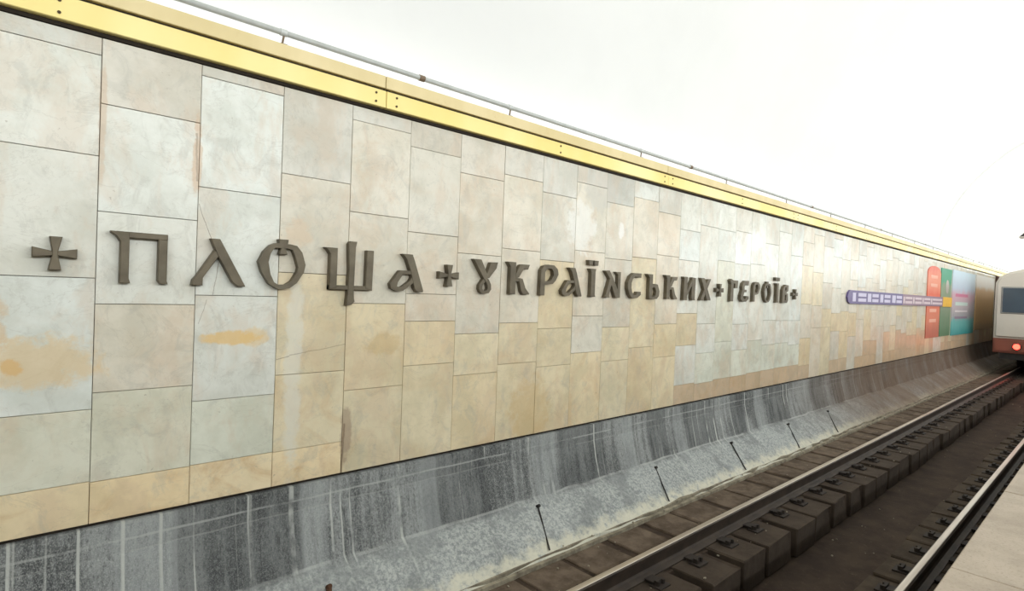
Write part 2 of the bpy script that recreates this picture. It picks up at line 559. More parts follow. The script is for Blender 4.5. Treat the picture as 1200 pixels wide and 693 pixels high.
# ------------------------------------------------------------------ conduit above the cornice
pipe = empty('conduit_pipe', 'thin grey conduit pipe on short brackets above the yellow and beige cornice', 'pipe', (0, 4.0, 2.712))
bm = bmesh.new()
cyl(bm, (X0, 0, 0.085), (X1, 0, 0.085), 0.0195, 14)
obj('pipe', bm, M_PIPE, pipe, True)
k = -3
while True:
    sx = 1.455 + 2.11 * k
    if sx > 60:
        break
    bm = bmesh.new()
    box(bm, sx - 0.022, sx + 0.022, -0.02, 0.02, 0.0, 0.006)
    cyl(bm, (sx - 0.006, 0, 0.0), (sx + 0.004, 0, 0.066), 0.0075, 8)
    obj('bracket', bm, M_BRKT, pipe)
    bm = bmesh.new()
    cyl(bm, (sx - 0.022, 0, 0.085), (sx + 0.022, 0, 0.085), 0.0235, 14)
    obj('clamp', bm, M_PIPE, pipe)
    if k % 2 == 0:
        bm = bmesh.new()
        cyl(bm, (sx + 1.10, 0, 0.085), (sx + 1.15, 0, 0.085), 0.0245, 14)
        obj('coupling', bm, M_BRKT, pipe)
    k += 1

# ------------------------------------------------------------------ grey plinth under the cladding
bm = bmesh.new()
r = random.Random(3)
prof = [(3.985, -0.368), (3.975, -0.55), (3.93, -0.74), (3.875, -0.93), (3.70, -1.06), (3.56, -1.17), (3.455, -1.262), (3.43, -1.30)]
xs = [X0 + i * 0.25 for i in range(int(LEN / 0.25) + 1)]
grid = []
for xx in xs:
    row = []
    for i, (y, z) in enumerate(prof):
        j = 0.0 if i == 0 else (0.004 if i < 3 else 0.014)
        row.append(bm.verts.new((xx, y + r.uniform(-j, j), z + (r.uniform(-j, j) if 3 <= i < 7 else 0))))
    row.append(bm.verts.new((xx, 4.25, -1.45)))
    row.append(bm.verts.new((xx, 4.25, -0.368)))
    grid.append(row)
m = len(grid[0])
for a, b in zip(grid, grid[1:]):
    for i in range(m):
        j = (i + 1) % m
        bm.faces.new((a[i], b[i], b[j], a[j]))
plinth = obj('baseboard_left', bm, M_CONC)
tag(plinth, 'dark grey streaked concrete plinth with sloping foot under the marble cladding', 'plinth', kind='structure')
o = obj('shadow_joint', bbox(X0, X1, 4.03, 4.2, -0.37, -0.335), M_DARK, plinth)

# slanted drain rods fixed on the sloping foot
ROD = [(1.78, 1.70, 'half rusted, lowest at the bottom edge of the photo'), (3.93, 3.76, 'nearest below the letter К'),
       (5.93, 5.72, 'below the letter Н'), (7.84, 7.62, 'below the round cross after Х'), (9.83, 9.47, 'just where the plinth turns brown'),
       (11.65, 11.22, 'farthest along, on the stretch with the painted brown blur')]
RLAB = ['short rusty steel rod on the plinth foot, leftmost of the six rods',
        'slanted dark steel rod on the plinth foot, second rod from the left',
        'slanted dark steel rod on the plinth foot, third rod from the left',
        'slanted dark steel rod on the plinth foot, fourth rod from the left',
        'slanted dark steel rod on the plinth foot, fifth rod from the left',
        'slanted dark steel rod on the plinth foot, farthest and rightmost of the six rods']
M_ROD = plain('rod_steel', (44, 40, 36), 0.7, 0.3)
M_RUST = plain('rusty_rod', (84, 56, 34), 0.85, 0.1, 0.3)
for i, (sa, sb, _) in enumerate(ROD):
    top = Vector((sa, 3.79, -0.985)) if i else Vector((sa, 3.70, -1.02))
    bot = Vector((sb, 3.46, -1.238))
    rod = empty('steel_rod', RLAB[i], 'rod', bot, 'slanted rods on the plinth foot')
    bm = bmesh.new()
    cyl(bm, Vector((0, 0, 0)), top - bot, 0.008 if i else 0.02, 8)
    obj('shaft', bm, M_ROD if i else M_RUST, rod)
    bm = bmesh.new()
    tp = top - bot
    cyl(bm, tp + Vector((0, 0.02, -0.01)), tp + Vector((0, -0.02, 0.015)), 0.016, 10)
    obj('head', bm, M_ROD if i else M_RUST, rod)

# ------------------------------------------------------------------ track bed
bed = obj('trench_floor', bbox(X0, X1, 0.28, 4.2, -1.95, -1.60), M_TRENCH)
tag(bed, 'dark brown concrete track bed with a sunken trench between the rails', 'track bed', kind='structure')
bm = bmesh.new()
box(bm, X0, X1, 2.62, 3.60, -1.60, -1.302)
box(bm, X0, X1, 2.33, 2.62, -1.60, -1.40)
box(bm, X0, X1, 0.32, 1.43, -1.60, -1.308)
obj('bed_step', bm, M_TRENCH, bed)
# mortar gutter along the plinth foot: two lips with a dark crack between
bm = bmesh.new()
r = random.Random(11)


def wavy_strip(bm, y0, y1, z, amp, step=0.2):
    pv = None
    xx = X0
    while xx <= X1:
        a = y0 + r.uniform(-amp, amp)
        b = y1 + r.uniform(-amp, amp)
        h = z + r.uniform(-amp, amp) * 0.6
        vs = [bm.verts.new(p) for p in ((xx, a, -1.42), (xx, a + 0.006, h), (xx, b - 0.006, h), (xx, b, -1.42))]
        if pv:
            for i in range(3):
                bm.faces.new((pv[i], pv[i + 1], vs[i + 1], vs[i]))
        pv = vs
        xx += step


wavy_strip(bm, 3.355, 3.405, -1.268, 0.006)
wavy_strip(bm, 3.435, 3.50, -1.262, 0.010)
obj('gutter_lip', bm, M_WALK, bed)

rngb = random.Random(21)


def block_bm(L, y0, y1, h, inner):
    """concrete sleeper block with worn arrises; 'inner' is the y of the trench side"""
    bm = bbox(0, L, y0, y1, -h, 0, 0.010, 1)
    for v in bm.verts:
        v.co += Vector((rngb.uniform(-0.006, 0.006), rngb.uniform(-0.006, 0.006), rngb.uniform(-0.004, 0.004)))
    # a chipped trench corner
    c = max(bm.verts, key=lambda v: v.co.x - 6 * abs(v.co.y - inner) + v.co.z)
    c.co += Vector((-rngb.uniform(0.01, 0.05), (1 if inner > 1.9 else -1) * rngb.uniform(0.01, 0.04), -rngb.uniform(0, 0.02)))
    return bm


def fastener_mesh(yrail):
    bm = bmesh.new()
    for s in (-1, 1):
        y = yrail + s * 0.125
        box(bm, -0.075, 0.075, min(y, y + s * 0.11), max(y, y + s * 0.11), 0.0, 0.014)
        box(bm, -0.055, 0.055, min(y - s * 0.055, y + s * 0.03), max(y - s * 0.055, y + s * 0.03), 0.022, 0.036)
        box(bm, -0.050, 0.050, y + s * 0.045 - 0.012, y + s * 0.045 + 0.012, 0.014, 0.052)
        for dx in (-0.035, 0.035):
            cyl(bm, (dx, y + s * 0.06, 0.014), (dx, y + s * 0.06, 0.05), 0.016, 6)
    bmesh.ops.recalc_face_normals(bm, faces=bm.faces)
    me = bpy.data.meshes.new('fastener')
    bm.to_mesh(me)
    bm.free()
    me.materials.append(M_IRON)
    return me


RY = (2.705, 1.125)
fm = [fastener_mesh(y) for y in RY]
for side in (0, 1):
    s = X0 + 0.1 + (0.0 if side == 0 else 0.2)
    n = 0
    protos = {}
    while s < X1 - 0.7 and n < 140:
        L = rngb.choice((0.50, 0.55, 0.46, 0.56))
        gap = rngb.choice((0.045, 0.06, 0.11, 0.05))
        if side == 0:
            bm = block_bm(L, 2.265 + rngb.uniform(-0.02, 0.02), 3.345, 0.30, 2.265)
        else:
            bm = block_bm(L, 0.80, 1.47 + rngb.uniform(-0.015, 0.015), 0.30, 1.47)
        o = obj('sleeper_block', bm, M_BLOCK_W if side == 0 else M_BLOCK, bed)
        o.location = (s, 0, -1.283)
        if s > -1:
            link_mesh('fastener', fm[side], o, (L / 2, 0, 0.0))
        s += L + gap
        n += 1

# rails
RP = [(-0.066, 0), (0.066, 0), (0.066, 0.012), (0.02, 0.03), (0.0085, 0.05), (0.0085, 0.122), (0.034, 0.136), (0.036, 0.168),
      (0.026, 0.178), (-0.026, 0.178), (-0.036, 0.168), (-0.034, 0.136), (-0.0085, 0.122), (-0.0085, 0.05), (-0.02, 0.03), (-0.066, 0.012)]
for i, y in enumerate(RY):
    lab = ('brown steel rail on the wall side, beside the grey plinth', 'bright worn steel rail running below the platform edge')[i]
    root = empty('steel_rail', lab, 'rail', (0, y, -1.280), 'running rails of the track')
    bm = bmesh.new()
    extrude_x(bm, RP, X0, X1)
    obj('rail_body', bm, M_RAIL, root)
    bm = bmesh.new()
    extrude_x(bm, [(-0.0265, 0.1775), (0.0265, 0.1775), (0.022, 0.1815), (-0.022, 0.1815)], X0, X1)
    o = obj('running_surface', bm, M_RHEAD, root)
    o['label'] = 'bright worn top of the rail'

# scattered crumbs of concrete and litter on the bed
bm = bmesh.new()
r = random.Random(5)
for i in range(260):
    xx = r.uniform(1.5, 22)
    y, z = r.choice(((r.uniform(2.8, 3.33), -1.28), (r.uniform(1.6, 2.22), -1.60), (r.uniform(3.36, 3.5), -1.262), (r.uniform(2.30, 2.55), -1.28)))
    q = r.uniform(0.004, 0.014)
    bmesh.ops.create_icosphere(bm, subdivisions=1, radius=q, matrix=Matrix.Translation((xx, y, z + q * 0.5)) @ Matrix.Diagonal((1, r.uniform(0.6, 1.4), 0.7, 1)))
crumbs = obj('rubble', bm, M_WALK)
tag(crumbs, 'small pale crumbs of mortar lying on the track bed', 'rubble', kind='stuff')

# ------------------------------------------------------------------ platform
plat = obj('floor', bbox(X0, X1, -3.3, 0.27, -1.95, -0.12), M_TRENCH)
tag(plat, 'granite paved platform with overhanging edge beside the track', 'platform', kind='structure')
r = random.Random(31)
for row, (y0, y1, L, sh) in enumerate(((-0.62, 0.48, 1.5, 4.5), (-1.52, -0.62, 1.1, 0.5), (-2.42, -1.52, 1.1, 0.1), (-3.3, -2.42, 1.1, 0.7))):
    s = sh - L * 12
    while s < X1:
        a, b = max(s, X0), min(s + L, X1)
        if b - a > 0.2 :
            obj('paving_slab', bbox(a + 0.0025, b - 0.0025, y0 + 0.0025, y1 - 0.0025, -0.12, r.uniform(-0.002, 0.0), 0.005), M_GRAN, plat)
        s += L

# ------------------------------------------------------------------ vault, far walls, pylon wall
R = 4.27
CZ = 2.30
bm = bmesh.new()
arc = []
a0, a1 = math.radians(3.5), math.radians(176)
for i in range(41):
    a = a0 + (a1 - a0) * i / 40
    arc.append((R * math.cos(a), CZ + R * math.sin(a)))
outer = [(y * 1.06, CZ + (z - CZ) * 1.06) for y, z in arc]
extrude_x(bm, arc + outer[::-1], X0, X1)
vault = obj('ceiling', bm, M_VAULT, None, True)
for p in vault.data.polygons:
    p.use_smooth = abs(p.normal.x) < 0.5
tag(vault, 'smooth white plaster vault over track and platform', 'ceiling', kind='structure')
for xr in (-8.2, 22.0):
    bm = bmesh.new()
    inn = [(y * 0.988, CZ + (z - CZ) * 0.988) for y, z in arc]
    extrude_x(bm, inn + [(y * 1.01, CZ + (z - CZ) * 1.01) for y, z in arc][::-1], xr, xr + 0.9)
    o = obj('vault_rib', bm, M_VAULT, vault)
ledge = obj('trim_2', bbox(X0, X1, 4.03, 4.40, 2.48, 2.56), M_VAULT)
tag(ledge, 'white cove ledge behind the cornice', 'ledge', kind='structure')

pyl = obj('wall_right', bbox(X0, X1, -3.45, -3.05, -0.12, 2.62), M_GROUT)
tag(pyl, 'pale marble pylon wall at the back of the platform', 'wall', kind='structure')
s = X0
r = random.Random(8)
while s < X1 - 0.1:
    e = min(s + 1.2, X1)
    for z0, z1 in ((0.0, 0.9), (0.9, 1.8), (1.8, 2.6)):
        obj('marble_panel', bbox(s + 0.003, e - 0.003, -3.055, -3.03, z0 + 0.003, z1 - 0.003, 0.003), M_PYLON, pyl)
    s = e
cov = obj('trim_3', bbox(X0, X1, -4.30, -3.02, 2.62, 2.70), M_BEIGE)
tag(cov, 'cove ledge over the platform', 'ledge', kind='structure')
wb = obj('wall_back', bbox(X1, X1 + 0.3, -5, 5, -2, 7), M_PYLON)
tag(wb, 'end wall of the hall far down the track', 'wall', kind='structure')
wf = obj('wall_front', bbox(X0 - 0.3, X0, -5, 5, -2, 7), M_PYLON)
tag(wf, 'end wall of the hall behind the viewer', 'wall', kind='structure')

# ------------------------------------------------------------------ bronze letters
# strokes in a unit box (0..1 across, 0..1 up); a stroke is one outline, a ring is (outer, inner)
CROSS = [[(.36, 1), (.66, 1), (.58, .56), (.58, .44), (.66, 0), (.35, 0), (.42, .44), (.42, .56)],
         [(0, .67), (0, .34), (.42, .43), (.58, .43), (1, .34), (1, .67), (.58, .57), (.42, .57)]]
CROSSN = [[(.37, 1), (.66, 1), (.565, .56), (.565, .44), (.65, 0), (.35, 0), (.435, .44), (.435, .56)],
          [(0, .67), (0, .36), (.44, .43), (.56, .43), (1, .36), (1, .66), (.56, .57), (.44, .57)]]
ARC_O = [(.34, 1), (.66, .995), (.80, .97), (.92, .83), (1, .56), (.97, .40), (.82, .15), (.66, .03), (.42, 0), (.22, .12), (.07, .36), (0, .58), (.10, .80), (.23, .95)]
ARC_I = [(.34, .90), (.62, .90), (.71, .87), (.78, .70), (.84, .50), (.82, .40), (.70, .19), (.58, .11), (.42, .10), (.33, .15), (.25, .32), (.20, .58), (.24, .76), (.30, .87)]
GL = {
    'cross_near': CROSSN, 'cross': CROSS,
    'П': [[(0, 1), (.32, .99), (.32, .10), (.35, 0), (.165, 0), (.165, .80), (.10, .90), (0, .97)],
          [(.10, 1), (1, 1), (1, .885), (.10, .885)],
          [(.83, 1), (1, 1), (1, .07), (1.02, 0), (.88, 0), (.83, .07)]],
    'Л': [[(.32, 1), (.495, 1), (.99, .03), (1, 0), (.85, 0), (.75, .09), (.45, .66)],
          [(.40, .76), (.50, .66), (.20, .16), (.20, 0), (0, 0), (.02, .12), (.08, .20)]],
    'О': [(ARC_O, ARC_I),
          [(.40, 1.09), (.62, 1.09), (.60, .96), (.565, .90), (.60, .76), (.42, .76), (.455, .90), (.42, .96)]],
    'Щ': [[(0, 1), (.25, 1), (.25, .06), (.11, 0), (.11, .84), (.06, .93)],
          [(.465, 1.12), (.50, 1.19), (.64, 1.19), (.615, 1.05), (.60, 0), (.61, -.2), (.625, -.28), (.56, -.36), (.455, -.38), (.475, -.1), (.49, .5)],
          [(.85, 1), (1, 1), (.985, 0), (.84, .05)], [(.11, 0), (.985, 0), (.985, .11), (.11, .11)]],
    'А': [[(.33, 1), (.64, 1), (.70, .84), (1, .04), (.99, 0), (.79, 0), (.72, .10), (.57, .60), (.46, .86)],
          ([(.28, .56), (.70, .56), (.76, .42), (.66, .22), (.38, .02), (.20, 0), (.03, .08), (0, .20)],
           [(.37, .46), (.60, .47), (.65, .41), (.58, .29), (.36, .13), (.26, .11), (.20, .14), (.22, .24)])],
    'У': [[(0, 1), (.31, 1), (.62, .50), (.50, .36), (.42, .46)],
          [(.70, .94), (1, .95), (.95, .77), (.66, .47), (.50, .45)],
          ([(.52, .50), (.40, .42), (.27, .26), (.26, .14), (.34, .03), (.50, 0), (.66, .03), (.75, .14), (.74, .28), (.64, .43)],
           [(.52, .37), (.46, .32), (.40, .24), (.39, .16), (.43, .11), (.50, .09), (.57, .11), (.61, .16), (.60, .25), (.56, .33)])],
    'К': [[(0, 1), (.36, 1), (.36, 0), (.12, 0), (.12, .84)],
          [(.36, .48), (.36, .64), (.54, .92), (.62, .95), (.97, .95), (.90, .80), (.70, .80), (.52, .54)],
          [(.50, .50), (.68, .50), (.82, .20), (1, .03), (.98, 0), (.70, 0), (.62, .10)],
          [(.34, .39), (.34, .51), (.62, .51), (.62, .40)]],
    'Р': [[(.03, 0), (.28, 0), (.28, .88), (.14, .90), (.05, .76)],
          ([(.05, .80), (.20, .95), (.42, 1), (.75, .99), (.95, .87), (1, .70), (.86, .50), (.70, .38), (.25, .34)],
           [(.27, .74), (.36, .84), (.46, .88), (.63, .87), (.72, .79), (.74, .67), (.64, .53), (.55, .47), (.27, .45)])],
    'Ї': [[(.12, .77), (.74, .77), (.68, .68), (.68, .06), (.74, 0), (.22, 0), (.28, .06), (.28, .66)],
          [(0, 1), (.44, 1), (.42, .865), (.04, .865)], [(.56, 1), (1, 1), (.96, .865), (.58, .865)]],
    'Н': [[(.30, .72), (.45, .62), (.27, .07), (.32, 0), (0, 0), (.06, .10)],
          [(0, .98), (.28, 1), (.48, .75), (.98, .08), (.95, 0), (.68, 0), (.62, .10), (.26, .72)],
          [(.66, .97), (1, .97), (.99, 0), (.83, .05), (.82, .84)]],
    'С': [[(1, 1), (.42, 1), (.16, .86), (0, .62), (0, .38), (.12, .15), (.32, 0), (.75, .02), (1, .15), (.98, .27), (.72, .27), (.62, .13),
           (.48, .13), (.34, .25), (.28, .40), (.28, .60), (.36, .75), (.52, .85), (.98, .83)]],
    'Ь': [[(0, 1), (.44, 1), (.42, 0), (.18, 0), (.18, .84)],
          ([(.40, .56), (.55, .62), (.84, .60), (1, .32), (.95, .12), (.80, .01), (.20, 0)],
           [(.41, .44), (.55, .49), (.66, .45), (.74, .31), (.70, .16), (.60, .10), (.40, .10)])],
    'И': [[(0, 1), (.32, 1), (.32, 0), (.02, 0), (.06, .90)],
          [(.70, 1), (1, .98), (.96, .08), (1, 0), (.74, 0), (.68, .10)],
          [(.30, .12), (.30, .36), (.72, .92), (.72, .64)]],
    'Х': [[(0, 1), (.34, 1), (1, .04), (.98, 0), (.64, 0)],
          [(.68, .96), (1, .98), (.92, .86), (.34, .06), (.34, 0), (0, 0), (.08, .12)]],
    'Г': [[(0, .97), (.16, 1.04), (.44, .98), (.44, 0), (.10, 0), (.14, .80)],
          [(.40, .98), (1, .98), (.95, .62), (.64, .62), (.64, .82), (.40, .84)]],
    'Е': [[(1, 1), (.52, .99), (.22, .86), (.14, .70), (.18, .56), (0, .30), (0, .12), (.20, 0), (.72, 0), (1, .12), (1, .26), (.72, .27), (.62, .13),
           (.46, .12), (.34, .18), (.34, .28), (.44, .44), (.72, .45), (.72, .57), (.46, .57), (.44, .68), (.50, .80), (.95, .78)]],
    'В': [[(.08, 0), (.42, 0), (.46, .90), (.28, .92), (.10, .70)],
          [(.40, .88), (.52, 1), (.98, .98), (.94, .66), (.56, .50), (.42, .50), (.42, .60), (.66, .70), (.68, .84)],
          [(.42, .57), (.92, .52), (1, .14), (.84, 0), (.40, 0), (.40, .11), (.64, .14), (.68, .42), (.42, .46)]],
}
PLACE = [('cross_near', .165, .358, 1.106, 1.289), ('П', .507, .794, 1.046, 1.346), ('Л', .928, 1.245, 1.046, 1.346), ('О', 1.325, 1.644, 1.034, 1.350),
         ('Щ', 1.783, 2.181, 1.043, 1.350), ('А', 2.328, 2.640, 1.043, 1.346), ('cross', 2.796, 3.005, 1.100, 1.284), ('У', 3.160, 3.450, 1.042, 1.352),
         ('К', 3.568, 3.870, 1.048, 1.352), ('Р', 4.000, 4.270, 1.045, 1.354), ('А', 4.325, 4.640, 1.044, 1.342), ('Ї', 4.740, 4.915, 1.045, 1.440),
         ('Н', 5.030, 5.322, 1.042, 1.345), ('С', 5.454, 5.72, 1.040, 1.338), ('Ь', 5.841, 6.114, 1.038, 1.340), ('К', 6.236, 6.536, 1.044, 1.345),
         ('И', 6.663, 6.975, 1.036, 1.342), ('Х', 7.105, 7.384, 1.040, 1.344), ('cross', 7.540, 7.754, 1.100, 1.280), ('Г', 7.930, 8.190, 1.036, 1.352),
         ('Е', 8.280, 8.540, 1.037, 1.356), ('Р', 8.680, 8.933, 1.040, 1.348), ('О', 9.055, 9.350, 1.030, 1.340), ('Ї', 9.500, 9.680, 1.036, 1.450),
         ('В', 9.760, 10.040, 1.034, 1.341), ('cross', 10.225, 10.440, 1.098, 1.276)]
LETTER_LABEL = [
    'bronze cross with flared arms on the marble, first sign of the inscription before П',
    'bronze letter П with a pointed serif, first letter of the inscription',
    'bronze letter Л of two slanted strokes, between П and О',
    'large bronze letter О with a small cross stem at its top, in the first word',
    'bronze letter Щ with three prongs and a hanging tail, in the first word',
    'bronze letter А with a slanted bowl, last letter of the first word',
    'bronze cross on the marble between the first and the second word',
    'bronze letter У with a looped foot, first letter of the second word',
    'bronze letter К right after the looped У, second letter of the second word',
    'bronze letter Р with an oval bowl, third letter of the second word',
    'bronze letter А with a slanted bowl, fourth letter of the second word',
    'bronze letter Ї with two dots above, in the middle of the second word',
    'bronze letter Н written like a slanted N, right after the two dots in the second word',
    'bronze open curved letter С, seventh letter of the second word',
    'bronze soft sign Ь with a small low bowl, eighth letter of the second word',
    'bronze letter К, third from the end of the second word',
    'bronze letter И, next to last of the second word',
    'bronze letter Х of two crossing strokes, last of the second word',
    'small bronze cross on the marble between the second and the third word',
    'bronze letter Г, first letter of the third word',
    'bronze rounded letter Е with a middle tongue, second letter of the third word',
    'bronze letter Р with an oval bowl, third letter of the third word',
    'bronze ring shaped letter О in the third and last word',
    'bronze letter Ї with two dots, next to last letter of the third word',
    'bronze letter В, last letter of the third word',
    'bronze cross closing the inscription after В']


def ngon_prism(bm, outline, y0, y1):
    f = bm.faces.new([bm.verts.new((x, y0, z)) for x, z in outline])
    g = bmesh.ops.extrude_face_region(bm, geom=[f])
    vs = [v for v in g['geom'] if isinstance(v, bmesh.types.BMVert)]
    for v in vs:
        v.co.y = y1
    fr = [e for e in g['geom'] if isinstance(e, bmesh.types.BMEdge)]
    bmesh.ops.bevel(bm, geom=fr, offset=0.004, segments=1, affect='EDGES', clamp_overlap=True)


def ring_prism(bm, outer, inner, y0, y1):
    n = len(outer)
    vv = []
    for ring in (outer, inner):
        vv.append([[bm.verts.new((x, y, z)) for x, z in ring] for y in (y0, y1)])
    (ob, of), (ib, if_) = vv
    for i in range(n):
        j = (i + 1) % n
        bm.faces.new((of[i], of[j], if_[j], if_[i]))
        bm.faces.new((ob[j], ob[i], ib[i], ib[j]))
        bm.faces.new((of[j], of[i], ob[i], ob[j]))
        bm.faces.new((if_[i], if_[j], ib[j], ib[i]))


for i, (g, sa, sb, za, zb) in enumerate(PLACE):
    bm = bmesh.new()
    for k, st in enumerate(GL[g]):
        yf = 3.950 + 0.003 * k - (0.004 if g.startswith('cross') and k == 0 else 0)
        cv = lambda pts: [((x) * (sb - sa), (z) * (zb - za)) for x, z in pts]
        if isinstance(st, tuple):
            ring_prism(bm, cv(st[0]), cv(st[1]), 3.999, yf)
        else:
            ngon_prism(bm, cv(st), 3.999, yf)
    nm = 'bronze_cross' if g.startswith('cross') else 'bronze_letter'
    o = obj(nm, bm, M_LETTER)
    o.location = (sa, 0, za)
    tag(o, LETTER_LABEL[i], 'cross' if g.startswith('cross') else 'letter', 'bronze letters and crosses of the station name')

# ------------------------------------------------------------------ route map sign and posters
M_PURPLE = plain('purple_sign', (104, 92, 140), 0.45, 0, 0.05)
M_MAUVE = plain('mauve_sign', (150, 124, 140), 0.45, 0, 0.05)
M_LABEL = plain('sign_label', (206, 200, 224), 0.45, 0, 0.04)
M_LABELM = plain('sign_label_mauve', (214, 196, 202), 0.45, 0, 0.04)
M_YEL = plain('yellow_square', (236, 184, 66), 0.45, 0, 0.06)
sg = empty('route_map_sign', 'long narrow purple route map sign with pointed end, on marble beyond the inscription', 'sign', (13.05, 3.99, 1.055))
bm = bmesh.new()
pts = [(0, .14), (.06, .235), (.17, .285), (4.2, .285), (4.2, 0), (.17, 0), (.06, .045)]
f = [bm.verts.new((x, -0.03, z)) for x, z in pts]
b = [bm.verts.new((x, 0.008, z)) for x, z in pts]
bm.faces.new(f)
bm.faces.new(b[::-1])
for i in range(len(pts)):
    j = (i + 1) % len(pts)
    bm.faces.new((f[j], f[i], b[i], b[j]))
obj('sign_board', bm, M_PURPLE, sg)
o = obj('sign_board', bbox(4.2, 8.78, -0.03, -0.0145, 0.0, 0.285), M_MAUVE, sg)
o['label'] = 'mauve half of the board'
o = obj('yellow_square', bbox(8.80, 10.10, -0.034, -0.0145, -0.01, 0.295, 0.003), M_YEL, sg)
o['label'] = 'yellow end square'
BX = 13.05


def lab(x0, x1, z0, z1, mat=M_LABEL, nm='station_label'):
    obj(nm, bbox(x0 - BX, x1 - BX, -0.034, -0.029, z0, z1), mat, sg)


for x0, x1 in ((13.36, 13.56), (14.37, 14.62), (15.30, 15.54), (16.28, 16.58)):
    lab(x0, x1, .05, .235, M_LABEL, 'interchange_bar')
for x0, x1 in ((13.72, 14.26), (14.70, 15.16), (15.64, 16.12), (16.66, 17.15)):
    lab(x0, x1, .160, .235)
    lab(x0, x1, .05, .12)
for x0, x1 in ((17.30, 18.18), (18.26, 19.2), (19.28, 20.2), (20.28, 21.72)):
    lab(x0, x0 + 0.14, .05, .225, M_LABELM, 'interchange_bar')
    lab(x0 + .2, x1, .165, .225, M_LABELM)
    lab(x0 + .2, x1, .05, .115, M_LABELM)


def poster_mat(name, bands, axis=2, noise_amt=0.25):
    """flat print: soft bands of colour (position, rgb) with blurred blotches"""
    t = NT(name)
    g = t.n('ShaderNodeTexCoord').outputs['Generated']
    s = t.n('ShaderNodeSeparateXYZ')
    t.l(g, s.inputs[0])
    fac = t.math('ADD', s.outputs[axis], t.math('MULTIPLY', t.math('SUBTRACT', t.noise(2.4, 3, 0.5), 0.5), noise_amt))
    rp = t.n('ShaderNodeValToRGB')
    rp.color_ramp.interpolation = 'EASE'
    els = rp.color_ramp.elements
    els[0].position, els[0].color = bands[0][0], lin(*bands[0][1])
    els[1].position, els[1].color = bands[-1][0], lin(*bands[-1][1])
    for p, cc in bands[1:-1]:
        e = els.new(p)
        e.color = lin(*cc)
    t.l(fac, rp.inputs[0])
    t.color(rp.outputs[0])
    return t.set(0.4, 0, 0.4)


def board(name, label, s0, s1, z0, z1, mat, bev=0.0, top_round=False):
    root = empty(name, label, 'poster' if 'poster' in name else 'banner', (s0, 3.995, z0))
    if top_round:
        bm = bmesh.new()
        wd, h = s1 - s0, z1 - z0
        pts = [(0, 0), (wd, 0), (wd, h - 0.2)] + [(wd / 2 + wd / 2 * math.cos(a), h - 0.2 + 0.2 * math.sin(a)) for a in [math.pi * q / 8 for q in range(1, 8)]] + [(0, h - 0.2)]
        f = [bm.verts.new((x, -0.018, z)) for x, z in pts]
        b = [bm.verts.new((x, 0.003, z)) for x, z in pts]
        bm.faces.new(f)
        bm.faces.new(b[::-1])
        for i in range(len(pts)):
            j = (i + 1) % len(pts)
            bm.faces.new((f[j], f[i], b[i], b[j]))
        obj('sheet', bm, mat, root)
    else:
        obj('sheet', bbox(0, s1 - s0, -0.018, 0.003, 0, z1 - z0), mat, root)
    return root


M_WHITE = plain('white_print', (236, 236, 234), 0.4, 0, 0.03)
rb = board('red_banner', 'tall red banner with rounded top, crossed by the route map sign', 19.9, 21.55, 0.12, 2.25,
           poster_mat('red_print', [(0, (190, 110, 92)), (.3, (222, 128, 100)), (.55, (232, 112, 86)), (.8, (236, 148, 120)), (1, (226, 104, 84))]), top_round=True)
for z in (0.45, 0.75, 1.5, 1.75):
    obj('print_block', bbox(.35, 1.2, -0.021, -0.017, z, z + 0.1), poster_mat('red_print_pale', [(0, (240, 170, 146)), (1, (244, 186, 164))]), rb)
gb = board('green_banner', 'tall green banner right beside the red banner', 21.62, 23.1, 0.12, 2.25,
           poster_mat('green_print', [(0, (84, 128, 96)), (.25, (110, 136, 108)), (.5, (140, 150, 126)), (.72, (138, 156, 128)), (.82, (74, 158, 126)), (1, (66, 160, 130))]))
bm = bmesh.new()
cyl(bm, (.85, -0.0175, 1.56), (.85, -0.022, 1.56), 0.22, 20)
o = obj('pale_disc', bm, poster_mat('pale_print', [(0, (172, 164, 154)), (1, (196, 190, 182))]), gb)
bp = board('large_poster', 'wide pale blue and pink poster with teal foot, beside the green banner', 23.3, 27.2, 0.10, 2.28,
           poster_mat('blue_pink_print', [(0, (70, 160, 160)), (.2, (110, 180, 176)), (.30, (172, 168, 172)), (.45, (196, 182, 186)), (.6, (214, 176, 188)), (.75, (196, 210, 226)), (1, (204, 226, 240))], noise_amt=.16))
for z, h, c in ((0.55, .08, (150, 130, 150)), (0.78, .06, (222, 214, 216)), (1.0, .12, (206, 222, 214)), (1.3, .1, (214, 130, 160))):
    obj('print_block', bbox(.5, 2.6, -0.021, -0.017, z, z + h), poster_mat('poster_line', [(0, c), (1, c)]), bp)
op = board('orange_poster', 'tan orange poster with white top, beyond the wide blue and pink poster', 27.5, 31.6, 0.20, 2.3,
           poster_mat('orange_print', [(0, (176, 150, 116)), (.2, (208, 170, 118)), (.5, (222, 180, 124)), (.7, (228, 190, 146)), (.82, (242, 236, 230)), (1, (246, 246, 244))], noise_amt=.1))
po = obj('wall_post', bbox(32.0, 32.6, 3.90, 4.0, -0.3, 2.43, 0.01), plain('post_paint', (96, 70, 58), 0.6))
tag(po, 'dark brown vertical post on the marble wall beyond the orange poster', 'post')
wp = board('white_poster', 'white poster with blue panels on the wall past the brown post', 33.0, 38.0, 0.0, 2.2, M_WHITE)
for z, h, c in ((0.35, .55, (52, 148, 206)), (1.0, .3, (90, 170, 214)), (1.5, .3, (120, 190, 226))):
    obj('blue_panel', bbox(.3, 3.2, -0.022, -0.017, z, z + h), poster_mat('blue_print', [(0, c), (1, c)]), wp)

